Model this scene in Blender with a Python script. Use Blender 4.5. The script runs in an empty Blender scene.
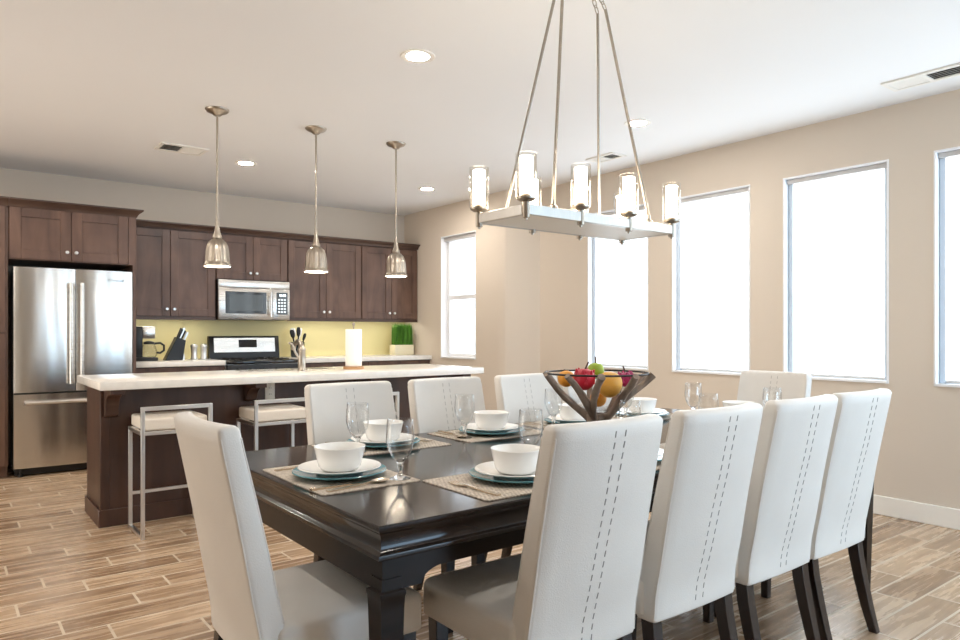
import bpy, bmesh, math, random
from mathutils import Vector, Matrix
PI = math.pi
random.seed(7)
C = bpy.context.scene.collection

# ------------------------------------------------------------------ helpers
def s2l(r, g, b):
    f = lambda c: (c/255)/12.92 if c/255 <= .04045 else ((c/255+.055)/1.055)**2.4
    return (f(r), f(g), f(b), 1)

class MB:
    """collects shapes into one mesh"""
    def __init__(self):
        self.bm = bmesh.new(); self.mi = 0
    def face(self, vs):
        try:
            f = self.bm.faces.new(vs); f.material_index = self.mi; return f
        except ValueError:
            return None
    def box(self, x0, x1, y0, y1, z0, z1, bev=0, seg=2):
        bm = self.bm
        v = [bm.verts.new(p) for p in ((x0,y0,z0),(x1,y0,z0),(x1,y1,z0),(x0,y1,z0),(x0,y0,z1),(x1,y0,z1),(x1,y1,z1),(x0,y1,z1))]
        fs = [self.face([v[i] for i in q]) for q in ((3,2,1,0),(4,5,6,7),(0,1,5,4),(1,2,6,5),(2,3,7,6),(3,0,4,7))]
        if bev:
            es = list({e for f in fs for e in f.edges})
            bmesh.ops.bevel(bm, geom=es, offset=bev, segments=seg, affect='EDGES', profile=.5)
        return self
    def loft(self, rings, cap0=True, cap1=True):
        R = [[self.bm.verts.new(p) for p in r] for r in rings]
        n = len(R[0])
        for a, b in zip(R, R[1:]):
            for i in range(n):
                self.face([a[i], a[(i+1) % n], b[(i+1) % n], b[i]])
        if cap0: self.face(R[0][::-1])
        if cap1: self.face(R[-1])
        return self
    def tube(self, pts, r, seg=8, square=False):
        P = [Vector(p) for p in pts]; n = len(P)
        rs = r if isinstance(r, (list, tuple)) else [r]*n
        up = None; rings = []
        for i in range(n):
            t = (P[min(i+1, n-1)] - P[max(i-1, 0)]).normalized()
            if up is None:
                up = Vector((0,0,1)) if abs(t.z) < .9 else Vector((0,1,0))
            a = up - t*up.dot(t)
            a = a.normalized(); b = t.cross(a); up = a
            if square:
                k = [(1,1),(-1,1),(-1,-1),(1,-1)]
                rings.append([P[i] + a*rs[i]*q[0] + b*rs[i]*q[1] for q in k])
            else:
                rings.append([P[i] + (a*math.cos(2*PI*j/seg) + b*math.sin(2*PI*j/seg))*rs[i] for j in range(seg)])
        return self.loft(rings)
    def lathe(self, prof, seg=24, c=(0,0,0), mat4=None):
        bm = self.bm; rows = []
        for r, z in prof:
            if r < 1e-6:
                rows.append([Vector((0,0,z))])
            else:
                rows.append([Vector((r*math.cos(2*PI*j/seg), r*math.sin(2*PI*j/seg), z)) for j in range(seg)])
        T = (mat4 if mat4 is not None else Matrix.Identity(4))
        R = [[bm.verts.new(Vector(c) + T @ p) for p in row] for row in rows]
        for a, b in zip(R, R[1:]):
            if len(a) == 1 and len(b) == 1: continue
            for j in range(seg):
                k = (j+1) % seg
                if len(a) == 1: self.face([a[0], b[j], b[k]])
                elif len(b) == 1: self.face([a[j], a[k], b[0]])
                else: self.face([a[j], a[k], b[k], b[j]])
        return self
    def prism(self, poly, axis, a, b):
        """2-D polygon pulled along an axis; (u,v) are the other two axes in order"""
        def P(u, v, w):
            return {'x': (w,u,v), 'y': (u,w,v), 'z': (u,v,w)}[axis]
        return self.loft([[P(u,v,a) for u,v in poly], [P(u,v,b) for u,v in poly]])
    def ball(self, c, r, sz=(1,1,1), seg=14, rings=9):
        prof = [(r*math.sin(PI*i/rings), -r*math.cos(PI*i/rings)) for i in range(rings+1)]
        prof[0] = (0,-r); prof[-1] = (0,r)
        return self.lathe(prof, seg, c, Matrix.Diagonal((*sz,1)))
    def build(self, name, mats, parent=None, smooth=40, local=False, bevel=0):
        me = bpy.data.meshes.new(name)
        bmesh.ops.recalc_face_normals(self.bm, faces=self.bm.faces)
        if parent is not None and not local:
            off = Vector((0,0,0)); p = parent
            while p is not None: off += p.location; p = p.parent
            bmesh.ops.translate(self.bm, verts=self.bm.verts, vec=-off)
        self.bm.to_mesh(me); self.bm.free()
        for m in (mats if isinstance(mats, (list, tuple)) else [mats]): me.materials.append(m)
        if smooth:
            me.shade_smooth(); me.set_sharp_from_angle(angle=math.radians(smooth))
        o = bpy.data.objects.new(name, me); C.objects.link(o)
        if parent is not None: o.parent = parent
        if bevel:
            m = o.modifiers.new('edge', 'BEVEL'); m.width = bevel; m.segments = 2; m.limit_method = 'ANGLE'
        return o

def tag(o, label, cat, group=None):
    o['label'] = label; o['category'] = cat
    if group: o['group'] = group
    return o
def thing(name, label, cat, loc=(0,0,0), rz=0, group=None):
    o = bpy.data.objects.new(name, None); C.objects.link(o)
    o.empty_display_size = .05; o.location = loc; o.rotation_euler = (0,0,rz)
    return tag(o, label, cat, group)
def single(mb, name, mats, label, cat, loc=(0,0,0), rz=0, group=None, smooth=40, bevel=0):
    """a thing that is one mesh, built around its own origin"""
    o = mb.build(name, mats, None, smooth, bevel=bevel); o.location = loc; o.rotation_euler = (0,0,rz)
    return tag(o, label, cat, group)
def struct(mb, name, mats, parent=None, smooth=40):
    o = mb.build(name, mats, parent, smooth)
    if parent is None: o['kind'] = 'structure'
    return o
def dup(root, loc, rz=0, label=None, group=None):
    def cp(o, par):
        c = o.copy(); C.objects.link(c)
        if par is not None: c.parent = par
        for ch in list(o.children): cp(ch, c)
        return c
    r = cp(root, None); r.location = loc; r.rotation_euler = (0,0,rz)
    if label: r['label'] = label
    if group: r['group'] = group
    return r

# ------------------------------------------------------------------ materials
def nodes(m):
    m.use_nodes = True; nt = m.node_tree
    return nt, nt.nodes, nt.links, nt.nodes['Principled BSDF']
def mat(name, col, rough=.5, metal=0, var=.06, scale=(6,6,6), bump=0, bscale=40, coat=0, spec=.5, trans=0, ior=1.45, sheen=0):
    m = bpy.data.materials.new(name); nt, N, L, b = nodes(m)
    b.inputs['Roughness'].default_value = rough; b.inputs['Metallic'].default_value = metal
    b.inputs['Coat Weight'].default_value = coat; b.inputs['Coat Roughness'].default_value = .08
    b.inputs['Specular IOR Level'].default_value = spec
    b.inputs['Transmission Weight'].default_value = trans; b.inputs['IOR'].default_value = ior
    tc = N.new('ShaderNodeTexCoord'); mp = N.new('ShaderNodeMapping'); mp.inputs['Scale'].default_value = scale
    L.new(tc.outputs['Object'], mp.inputs['Vector'])
    no = N.new('ShaderNodeTexNoise'); no.inputs['Scale'].default_value = 1; no.inputs['Detail'].default_value = 4
    L.new(mp.outputs[0], no.inputs['Vector'])
    rp = N.new('ShaderNodeValToRGB'); rp.color_ramp.elements[0].position = .3; rp.color_ramp.elements[1].position = .7
    c = Vector(col[:3])
    rp.color_ramp.elements[0].color = (*(c*(1-var)), 1); rp.color_ramp.elements[1].color = (*[min(1, k*(1+var)) for k in c], 1)
    L.new(no.outputs[0], rp.inputs[0]); L.new(rp.outputs[0], b.inputs['Base Color'])
    if bump:
        n2 = N.new('ShaderNodeTexNoise'); n2.inputs['Scale'].default_value = bscale; n2.inputs['Detail'].default_value = 3
        L.new(tc.outputs['Object'], n2.inputs['Vector'])
        bp = N.new('ShaderNodeBump'); bp.inputs['Strength'].default_value = bump; bp.inputs['Distance'].default_value = .01
        L.new(n2.outputs[0], bp.inputs['Height']); L.new(bp.outputs[0], b.inputs['Normal'])
    return m
def emit(name, col, strength):
    m = bpy.data.materials.new(name); m.use_nodes = True; nt = m.node_tree; nt.nodes.clear()
    o = nt.nodes.new('ShaderNodeOutputMaterial'); e = nt.nodes.new('ShaderNodeEmission')
    e.inputs[0].default_value = (*col, 1); e.inputs[1].default_value = strength
    nt.links.new(e.outputs[0], o.inputs[0]); return m
def thin_glass(name, tint=(1,1,1), refl=1.0):
    m = bpy.data.materials.new(name); m.use_nodes = True; nt = m.node_tree; N = nt.nodes; N.clear(); L = nt.links
    o = N.new('ShaderNodeOutputMaterial'); mx = N.new('ShaderNodeMixShader'); t = N.new('ShaderNodeBsdfTransparent')
    g = N.new('ShaderNodeBsdfGlossy'); g.inputs['Roughness'].default_value = .03
    t.inputs[0].default_value = (*tint, 1)
    lw = N.new('ShaderNodeLayerWeight'); lw.inputs[0].default_value = .5
    pw = N.new('ShaderNodeMath'); pw.operation = 'POWER'; pw.inputs[1].default_value = 4
    L.new(lw.outputs['Facing'], pw.inputs[0])
    mu = N.new('ShaderNodeMath'); mu.operation = 'MULTIPLY_ADD'; mu.inputs[1].default_value = .7*refl; mu.inputs[2].default_value = .035*refl; mu.use_clamp = True
    L.new(pw.outputs[0], mu.inputs[0]); L.new(mu.outputs[0], mx.inputs[0])
    L.new(t.outputs[0], mx.inputs[1]); L.new(g.outputs[0], mx.inputs[2]); L.new(mx.outputs[0], o.inputs[0]); return m
def wood(name, dark, light, scale, rough=.35, coat=0, bump=.03):
    m = bpy.data.materials.new(name); nt, N, L, b = nodes(m)
    tc = N.new('ShaderNodeTexCoord'); mp = N.new('ShaderNodeMapping'); mp.inputs['Scale'].default_value = scale
    L.new(tc.outputs['Object'], mp.inputs['Vector'])
    n1 = N.new('ShaderNodeTexNoise'); n1.inputs['Scale'].default_value = 1.0; n1.inputs['Detail'].default_value = 6; n1.inputs['Distortion'].default_value = .8
    n2 = N.new('ShaderNodeTexNoise'); n2.inputs['Scale'].default_value = 3.5; n2.inputs['Detail'].default_value = 3
    L.new(mp.outputs[0], n1.inputs['Vector']); L.new(tc.outputs['Object'], n2.inputs['Vector'])
    mx = N.new('ShaderNodeMath'); mx.operation = 'MULTIPLY_ADD'; mx.inputs[1].default_value = .6; 
    mu = N.new('ShaderNodeMath'); mu.operation = 'MULTIPLY'; mu.inputs[1].default_value = .4
    L.new(n2.outputs[0], mu.inputs[0]); L.new(n1.outputs[0], mx.inputs[0]); L.new(mu.outputs[0], mx.inputs[2])
    rp = N.new('ShaderNodeValToRGB'); rp.color_ramp.elements[0].position = .33; rp.color_ramp.elements[1].position = .68
    rp.color_ramp.elements[0].color = dark; rp.color_ramp.elements[1].color = light
    L.new(mx.outputs[0], rp.inputs[0]); L.new(rp.outputs[0], b.inputs['Base Color'])
    b.inputs['Roughness'].default_value = rough; b.inputs['Coat Weight'].default_value = coat; b.inputs['Coat Roughness'].default_value = .1
    bp = N.new('ShaderNodeBump'); bp.inputs['Strength'].default_value = bump; bp.inputs['Distance'].default_value = .004
    L.new(mx.outputs[0], bp.inputs['Height']); L.new(bp.outputs[0], b.inputs['Normal'])
    return m

def floor_material():
    m = bpy.data.materials.new('wood_look_tile'); nt, N, L, b = nodes(m)
    def M(op, a, c=None, clamp=False):
        n = N.new('ShaderNodeMath'); n.operation = op; n.use_clamp = clamp
        for i, v in enumerate((a, c)):
            if v is None: continue
            if isinstance(v, (int, float)): n.inputs[i].default_value = v
            else: L.new(v, n.inputs[i])
        return n.outputs[0]
    ge = N.new('ShaderNodeNewGeometry'); sp = N.new('ShaderNodeSeparateXYZ'); L.new(ge.outputs['Position'], sp.inputs[0])
    X, Y = sp.outputs[0], sp.outputs[1]
    W, LEN = .164, .62
    yr = M('DIVIDE', M('ADD', Y, -.006 + 16*W), W)
    row = M('FLOOR', yr); fy = M('FRACT', yr)
    q = M('DIVIDE', M('ADD', M('MODULO', row, 4.0), .5), 4.0)
    cr = N.new('ShaderNodeValToRGB'); cr.color_ramp.interpolation = 'CONSTANT'
    el = cr.color_ramp.elements
    offs = [.40, .10, .27, .56]
    el[0].position = 0; el[0].color = (offs[0],)*3 + (1,)
    el[1].position = .25; el[1].color = (offs[1],)*3 + (1,)
    for p, v in ((.5, offs[2]), (.75, offs[3])):
        e = el.new(p); e.color = (v, v, v, 1)
    L.new(q, cr.inputs[0])
    xr = M('DIVIDE', M('ADD', M('SUBTRACT', X, cr.outputs[0]), 20*LEN), LEN)
    col_i = M('FLOOR', xr); fx = M('FRACT', xr)
    gy, gx = .032, .0088
    ey = M('MINIMUM', fy, M('SUBTRACT', 1.0, fy)); ex = M('MINIMUM', fx, M('SUBTRACT', 1.0, fx))
    grout = M('MAXIMUM', M('LESS_THAN', ey, gy), M('LESS_THAN', ex, gx))
    cb = N.new('ShaderNodeCombineXYZ'); L.new(col_i, cb.inputs[0]); L.new(row, cb.inputs[1])
    wn = N.new('ShaderNodeTexWhiteNoise'); wn.noise_dimensions = '2D'; L.new(cb.outputs[0], wn.inputs['Vector'])
    # grain runs along the plank
    gv = N.new('ShaderNodeCombineXYZ')
    L.new(M('ADD', M('MULTIPLY', X, 2.2), M('MULTIPLY', wn.outputs['Value'], 31.0)), gv.inputs[0])
    L.new(M('MULTIPLY', Y, 26.0), gv.inputs[1]); L.new(M('MULTIPLY', wn.outputs['Value'], 9.0), gv.inputs[2])
    n1 = N.new('ShaderNodeTexNoise'); n1.inputs['Scale'].default_value = 1.0; n1.inputs['Detail'].default_value = 6; n1.inputs['Roughness'].default_value = .62
    n1.inputs['Distortion'].default_value = .5
    L.new(gv.outputs[0], n1.inputs['Vector'])
    f = M('ADD', M('MULTIPLY', n1.outputs[0], .8), M('MULTIPLY', wn.outputs['Value'], .2))
    rp = N.new('ShaderNodeValToRGB'); e = rp.color_ramp.elements
    e[0].position = .3; e[0].color = s2l(122, 95, 72); e[1].position = .68; e[1].color = s2l(200, 174, 145)
    k = e.new(.48); k.color = s2l(168, 140, 112)
    L.new(f, rp.inputs[0])
    mx = N.new('ShaderNodeMixRGB'); L.new(grout, mx.inputs[0]); L.new(rp.outputs[0], mx.inputs[1]); mx.inputs[2].default_value = s2l(202, 186, 164)
    L.new(mx.outputs[0], b.inputs['Base Color'])
    ro = M('ADD', M('MULTIPLY', grout, .35), M('ADD', M('MULTIPLY', n1.outputs[0], .12), .21))
    L.new(ro, b.inputs['Roughness']); b.inputs['Specular IOR Level'].default_value = .8
    bp = N.new('ShaderNodeBump'); bp.inputs['Strength'].default_value = .18; bp.inputs['Distance'].default_value = .003
    h = M('SUBTRACT', M('MULTIPLY', n1.outputs[0], .3), grout); L.new(h, bp.inputs['Height']); L.new(bp.outputs[0], b.inputs['Normal'])
    return m

def steel_material(name, streak=1.0, col=(.62,.60,.57), rough=.24):
    m = bpy.data.materials.new(name); nt, N, L, b = nodes(m)
    b.inputs['Metallic'].default_value = 1; b.inputs['Base Color'].default_value = (*col, 1)
    tc = N.new('ShaderNodeTexCoord'); mp = N.new('ShaderNodeMapping'); mp.inputs['Scale'].default_value = (3.2, 3.2, .35)
    L.new(tc.outputs['Object'], mp.inputs['Vector'])
    n1 = N.new('ShaderNodeTexNoise'); n1.inputs['Scale'].default_value = 1.6; n1.inputs['Detail'].default_value = 1
    L.new(mp.outputs[0], n1.inputs['Vector'])
    bp = N.new('ShaderNodeBump'); bp.inputs['Strength'].default_value = streak; bp.inputs['Distance'].default_value = .03
    L.new(n1.outputs[0], bp.inputs['Height']); L.new(bp.outputs[0], b.inputs['Normal'])
    m2 = N.new('ShaderNodeMapping'); m2.inputs['Scale'].default_value = (4, 4, 300)
    L.new(tc.outputs['Object'], m2.inputs['Vector'])
    n2 = N.new('ShaderNodeTexNoise'); n2.inputs['Scale'].default_value = 1
    L.new(m2.outputs[0], n2.inputs['Vector'])
    mr = N.new('ShaderNodeMapRange'); mr.inputs['To Min'].default_value = rough-.05; mr.inputs['To Max'].default_value = rough+.05
    L.new(n2.outputs[0], mr.inputs['Value']); L.new(mr.outputs[0], b.inputs['Roughness'])
    b.inputs['Anisotropic'].default_value = .4
    return m

def weave_material():
    m = bpy.data.materials.new('woven_mat'); nt, N, L, b = nodes(m)
    tc = N.new('ShaderNodeTexCoord')
    ck = N.new('ShaderNodeTexChecker'); ck.inputs['Scale'].default_value = 150
    ck.inputs['Color1'].default_value = s2l(206, 194, 178); ck.inputs['Color2'].default_value = s2l(150, 134, 120)
    mp = N.new('ShaderNodeMapping'); mp.inputs['Scale'].default_value = (1, .55, 1); L.new(tc.outputs['Object'], mp.inputs['Vector']); L.new(mp.outputs[0], ck.inputs['Vector'])
    no = N.new('ShaderNodeTexNoise'); no.inputs['Scale'].default_value = 110; no.inputs['Detail'].default_value = 2; L.new(tc.outputs['Object'], no.inputs['Vector'])
    rp = N.new('ShaderNodeValToRGB'); e = rp.color_ramp.elements
    e[0].position = .38; e[0].color = s2l(158, 144, 130); e[1].position = .6; e[1].color = s2l(212, 202, 188)
    L.new(no.outputs[0], rp.inputs[0])
    mx = N.new('ShaderNodeMixRGB'); mx.inputs[0].default_value = .55; L.new(ck.outputs[0], mx.inputs[1]); L.new(rp.outputs[0], mx.inputs[2])
    L.new(mx.outputs[0], b.inputs['Base Color']); b.inputs['Roughness'].default_value = .7
    bp = N.new('ShaderNodeBump'); bp.inputs['Strength'].default_value = .4; bp.inputs['Distance'].default_value = .002
    L.new(ck.outputs['Fac'], bp.inputs['Height']); L.new(bp.outputs[0], b.inputs['Normal'])
    return m

WALL = mat('beige_wall_paint', s2l(214, 202, 187), .75, var=.015, scale=(1,1,1), bump=.05, bscale=120)
CEIL = mat('ceiling_paint', s2l(238, 238, 238), .85, var=.01, scale=(1,1,1), bump=.04, bscale=90)
WHITE = mat('white_trim_paint', s2l(238, 234, 226), .4, var=.01)
VINYL = mat('white_window_vinyl', s2l(235, 236, 238), .35, var=.01)
CHANF = mat('pale_blue_grey_vinyl', s2l(196, 206, 216), .5, var=.02)
GREYF = mat('grey_shade_fitting', s2l(196, 193, 190), .5, var=.02)
FLOOR = floor_material()
CAB = wood('stained_cabinet_wood', s2l(70, 49, 40), s2l(114, 86, 71), (9, 9, 1.4), .42)
CABH = wood('stained_crown_wood', s2l(60, 42, 35), s2l(88, 66, 54), (1.4, 9, 9), .42)
ISL = wood('dark_island_wood', s2l(52, 33, 26), s2l(82, 57, 46), (8, 8, 1.3), .4)
TABLE = wood('espresso_table_wood', s2l(22, 16, 13), s2l(40, 29, 24), (1.6, 12, 12), .13, coat=0, bump=.01)
TABLE.node_tree.nodes['Principled BSDF'].inputs['Specular IOR Level'].default_value = .32
APRON = wood('espresso_apron_wood', s2l(20, 15, 12), s2l(36, 26, 21), (1.6, 12, 12), .3, coat=0, bump=.01)
APRON.node_tree.nodes['Principled BSDF'].inputs['Specular IOR Level'].default_value = .2
LEGW = wood('espresso_leg_wood', s2l(24, 14, 12), s2l(40, 26, 22), (10, 10, 1.5), .25, coat=0, bump=.01)
QUARTZ = mat('pale_quartz', s2l(233, 230, 224), .16, var=.05, scale=(18,18,18))
STEEL = steel_material('stainless_steel', .5)
STEELF = steel_material('stainless_flat', .08, (.66,.64,.61), .28)
NICKEL = mat('brushed_nickel', (.42, .37, .31), .3, 1, var=.05, scale=(20,20,200))
CHNICK = mat('pale_brushed_nickel', (.62, .60, .57), .3, 1, var=.04, scale=(200,20,20))
CHROME = mat('satin_chrome', (.72, .71, .69), .3, 1, var=.03)
BLACKM = mat('black_plastic', s2l(22, 21, 22), .35, var=.05)
BLACKG = mat('black_glass', s2l(16, 16, 18), .06, var=.03, coat=.5)
DGREY = mat('dark_grey_glass', s2l(62, 66, 66), .12, var=.08, coat=.5)
LEATH = mat('cream_leather', s2l(226, 222, 216), .42, var=.03, scale=(5,5,5), bump=.12, bscale=260)
STITCH = mat('grey_thread', s2l(150, 145, 140), .7, var=.1)
STEATH = mat('stool_leather', s2l(236, 228, 216), .4, var=.03, bump=.1, bscale=260)
CERAM = mat('white_ceramic', s2l(250, 249, 246), .14, var=.01, coat=.3)
TEAL = mat('teal_ceramic', s2l(84, 140, 150), .14, var=.08, coat=.4)
MATW = weave_material()
SILVER = mat('flatware_steel', (.66, .56, .44), .25, 1, var=.05)
GLASS = mat('clear_glass', (1, 1, 1, 1), 0, var=0, trans=1, ior=1.45)
THIN = thin_glass('clear_window_glass')
BOWLG = thin_glass('goblet_glass', (.988, .988, .985), 1.9)
LAMPG = thin_glass('lamp_cylinder_glass', (.98, .97, .95), 1.6)
BACKS = mat('yellow_backsplash_paint', s2l(224, 212, 158), .5, var=.02, scale=(2,2,2))
PAPER = mat('paper_towel', s2l(240, 236, 230), .9, var=.015, bump=.3, bscale=90)
TANW = wood('light_wood', s2l(150, 110, 74), s2l(190, 150, 108), (6, 6, 30), .5)
DRIFT = wood('grey_driftwood', s2l(98, 82, 70), s2l(170, 152, 136), (14, 14, 3), .7, bump=.3)
GRASSM = mat('grass_blade', s2l(78, 132, 38), .6, var=.3, scale=(40,40,8))
PLANTM = mat('cream_planter', s2l(232, 224, 196), .4, var=.02)
ORANGE = mat('orange_peel', s2l(232, 158, 52), .42, var=.1, scale=(14,14,14), bump=.15, bscale=160)
YELLOWM = mat('golden_mango_skin', s2l(222, 164, 70), .4, var=.12, scale=(10,10,10))
REDM = mat('red_fruit_skin', s2l(192, 38, 58), .35, var=.2, scale=(14,14,14))
PURPM = mat('magenta_fruit_skin', s2l(170, 44, 96), .4, var=.2, scale=(14,14,14))
GREENM = mat('green_apple_skin', s2l(150, 176, 52), .35, var=.15, scale=(12,12,12))
STEMM = mat('brown_stem', s2l(84, 62, 52), .8, var=.2)
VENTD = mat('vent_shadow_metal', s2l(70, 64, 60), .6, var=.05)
PLATEW = mat('satin_white_metal', s2l(236, 228, 216), .4, var=.01)

SHADE = emit('backlit_shade_fabric', (.80, .91, 1.0), 2.15)
DOORGLOW = emit('added_door_glow', (.52, .76, 1.0), 4.7)  # cool glow for the unseen door added behind the viewer
BULB = emit('lamp_frosted_tube', (1.0, .87, .70), 13)
CANL = emit('recessed_lamp_lens', (1.0, .93, .84), 190)
PENDL = emit('pendant_lamp_lens', (1.0, .86, .68), 20)
STRIPL = emit('under_cabinet_strip', (1.0, .93, .78), 8)
DIGIT = emit('display_digits', (.75, .9, 1.0), 2.5)

# ------------------------------------------------------------------ room shell
H = 2.74; XL, YF, YB, XD, XK = -2.6, -2.4, 7.79, 5.02, 4.77
struct(MB().box(XL-.15, XD+.3, YF-.15, YB+.15, -.1, 0), 'floor', FLOOR)
struct(MB().box(XL-.15, XD+.3, YF-.15, YB+.15, H, H+.1), 'ceiling', CEIL)
struct(MB().box(XL-.15, XK+.3, YB, YB+.15, 0, H), 'wall_back', WALL)
mb = MB()
mb.box(XL-.15, XL, YF, 3.5, 0, H).box(XL-.15, XL, 6.4, YB, 0, H).box(XL-.15, XL, 3.5, 6.4, 2.4, H)
struct(mb, 'wall_left', WALL)
LEFTGLOW = emit('added_left_glow', (1.0, .94, .85), 2.0)  # warm glow added out of view to lift the left side
e = bpy.data.objects.new('added_light_door_2', None); C.objects.link(e); e.location = (XL, 4.95, 0); e['kind'] = 'structure'  # unseen glazed opening, added to brighten kitchen and left ceiling
mb = MB()
for y in (3.5, 4.91, 6.32): mb.box(XL-.1, XL-.02, y, y+.08, 0, 2.4)
mb.box(XL-.1, XL-.02, 3.5, 6.4, 2.32, 2.4).box(XL-.1, XL-.02, 3.5, 6.4, 0, .08)
mb.build('added_door_frame', WHITE, e)
for y in (3.58, 4.99): MB().box(XL-.062, XL-.058, y, y+1.33, .08, 2.32).build('glow_panel', LEFTGLOW, e)
# front wall (behind the viewer) with an opening for the added glowing door
mb = MB()
mb.box(XL-.15, 2.8, YF-.15, YF, 0, H).box(4.9, XD+.3, YF-.15, YF, 0, H).box(2.8, 4.9, YF-.15, YF, 2.3, H)
struct(mb, 'wall_front', WALL)
WZ0, WZ1 = .885, 2.385
WINS = [(4.04, 4.78), (3.045, 3.785), (2.034, 2.776), (1.027, 1.767), (.02, .76), (-.99, -.25)]  # last two windows are out of view, added for more light
KW = (6.257, 6.95, .92, 2.372)
mb = MB(); T = .16
mb.box(XD, XD+T, YF, 5.47, 0, WZ0); mb.box(XD, XD+T, YF, 5.47, WZ1, H)
ys = [YF] + [v for w in WINS[::-1] for v in w] + [5.47]
for a, b in zip(ys[0::2], ys[1::2]): mb.box(XD, XD+T, a, b, WZ0, WZ1)
mb.prism([(XD, 5.47), (XD+T, 5.47), (XD+T, 5.9), (XK, 5.9), (XK, 5.76), (XK+.01, 5.735)], 'z', 0, H)
mb.box(XK, XK+T, 5.9, KW[0], 0, H); mb.box(XK, XK+T, KW[1], YB, 0, H)
mb.box(XK, XK+T, KW[0], KW[1], 0, KW[2]); mb.box(XK, XK+T, KW[0], KW[1], KW[3], H)
struct(mb, 'wall_right', WALL, smooth=30)

def baseboard(name, polys):
    mb = MB()
    for x0, x1, y0, y1 in polys: mb.box(x0, x1, y0, y1, 0, .128, .004, 1)
    struct(mb, name, WHITE)
baseboard('baseboard_right', [(XD-.016, XD, YF, 5.46)])
baseboard('baseboard_kitchen', [(XK-.016, XK, 5.77, 7.1)])
baseboard('baseboard_left', [(XL, XL+.016, YF, 3.48), (XL, XL+.016, 6.42, YB)])

# windows: white jamb liner, sash frame, glass; each roller shade is a thing of its own
def window(n, x, y0, y1, z0, z1, kitchen=False):
    e = bpy.data.objects.new('window_%d' % n, None); C.objects.link(e); e.location = (x, (y0+y1)/2, z0); e['kind'] = 'structure'
    mb = MB(); j = .012
    mb.box(x-.004, x+.10, y0, y0+j, z0, z1).box(x-.004, x+.10, y1-j, y1, z0, z1)
    mb.box(x-.004, x+.10, y0+j, y1-j, z1-j, z1).box(x-.014, x+.10, y0+j, y1-j, z0, z0+j+.004)
    mb.build('jamb', VINYL, e)
    f = .045; xa, xb = x+.085, x+.14; mb = MB()
    a, b, c, d = y0+j, y1-j, z0+j, z1-j
    mb.box(xa, xb, a, a+f, c, d).box(xa, xb, b-f, b, c, d).box(xa, xb, a+f, b-f, c, c+f).box(xa, xb, a+f, b-f, d-f, d)
    fr = mb.build('sash_frame', VINYL, e, bevel=.003)
    if kitchen:
        MB().box(xa-.01, xb, a+f, b-f, 1.615, 1.665).build('meeting_rail', VINYL, e, bevel=.003)
        MB().box(xa+.03, xa+.036, a+f, b-f, c+f, 1.62).build('glass_pane', THIN, e)
        MB().box(xa+.03, xa+.036, a+f, b-f, 1.66, d-f).build('glass_pane', THIN, e)
    else:
        MB().box(xa+.03, xa+.036, a+f, b-f, c+f, d-f).build('glass_pane', THIN, e)
    return e
window(1, XK, *KW, kitchen=True)
for i, (a, b) in enumerate(WINS): window(i+2, XD, a, b, WZ0, WZ1)
SL = ['white roller shade lowered in the dining window behind the fruit bowl',
      'white roller shade lowered in second dining window, right of the lit chandelier',
      'white roller shade lowered in third dining window, above the right end chair',
      'white roller shade cut off by the right edge of the photo',
      'unseen white roller shade in the added fifth dining window beside the camera',
      'unseen white roller shade in the added sixth dining window behind the camera']
for (a, b), lab in zip(WINS, SL):
    a += .014; b -= .014
    t = thing('roller_shade', lab, 'roller shade', (XD+.05, (a+b)/2, WZ1-.02), group='roller shades on the dining windows')
    MB().box(XD+.062, XD+.066, a+.03, b-.03, WZ0+.036, WZ1-.03).build('shade_fabric', SHADE, t)
    for q in (a, b-.034): MB().box(XD+.050, XD+.082, q, q+.034, WZ0+.018, WZ1-.046).build('side_channel', CHANF, t, bevel=.003)
    MB().box(XD+.028, XD+.082, a, b, WZ1-.046, WZ1-.013, .005).build('cassette', GREYF, t)
    MB().box(XD+.054, XD+.072, a+.036, b-.036, WZ0+.020, WZ0+.038, .004).build('bottom_rail', GREYF, t)
t = thing('roller_shade', 'white roller shade rolled up at the top of the small kitchen window', 'roller shade', (XK+.05, 6.6, KW[3]-.02))
MB().box(XK+.03, XK+.08, KW[0]+.014, KW[1]-.014, KW[3]-.058, KW[3]-.013, .006).build('cassette', GREYF, t)
# unseen patio door, added behind the viewer to light the room
e = bpy.data.objects.new('added_light_door_1', None); C.objects.link(e); e.location = (3.85, YF, 0); e['kind'] = 'structure'
mb = MB()
for x in (2.8, 3.81, 4.82): mb.box(x, x+.08, YF-.1, YF-.02, 0, 2.3)
mb.box(2.8, 4.9, YF-.1, YF-.02, 2.22, 2.3).box(2.8, 4.9, YF-.1, YF-.02, 0, .08)
mb.build('added_door_frame', VINYL, e)
MB().box(2.88, 3.81, YF-.062, YF-.058, .08, 2.22).build('glow_panel', DOORGLOW, e)
MB().box(3.89, 4.82, YF-.062, YF-.058, .08, 2.22).build('glow_panel', DOORGLOW, e)

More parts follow.
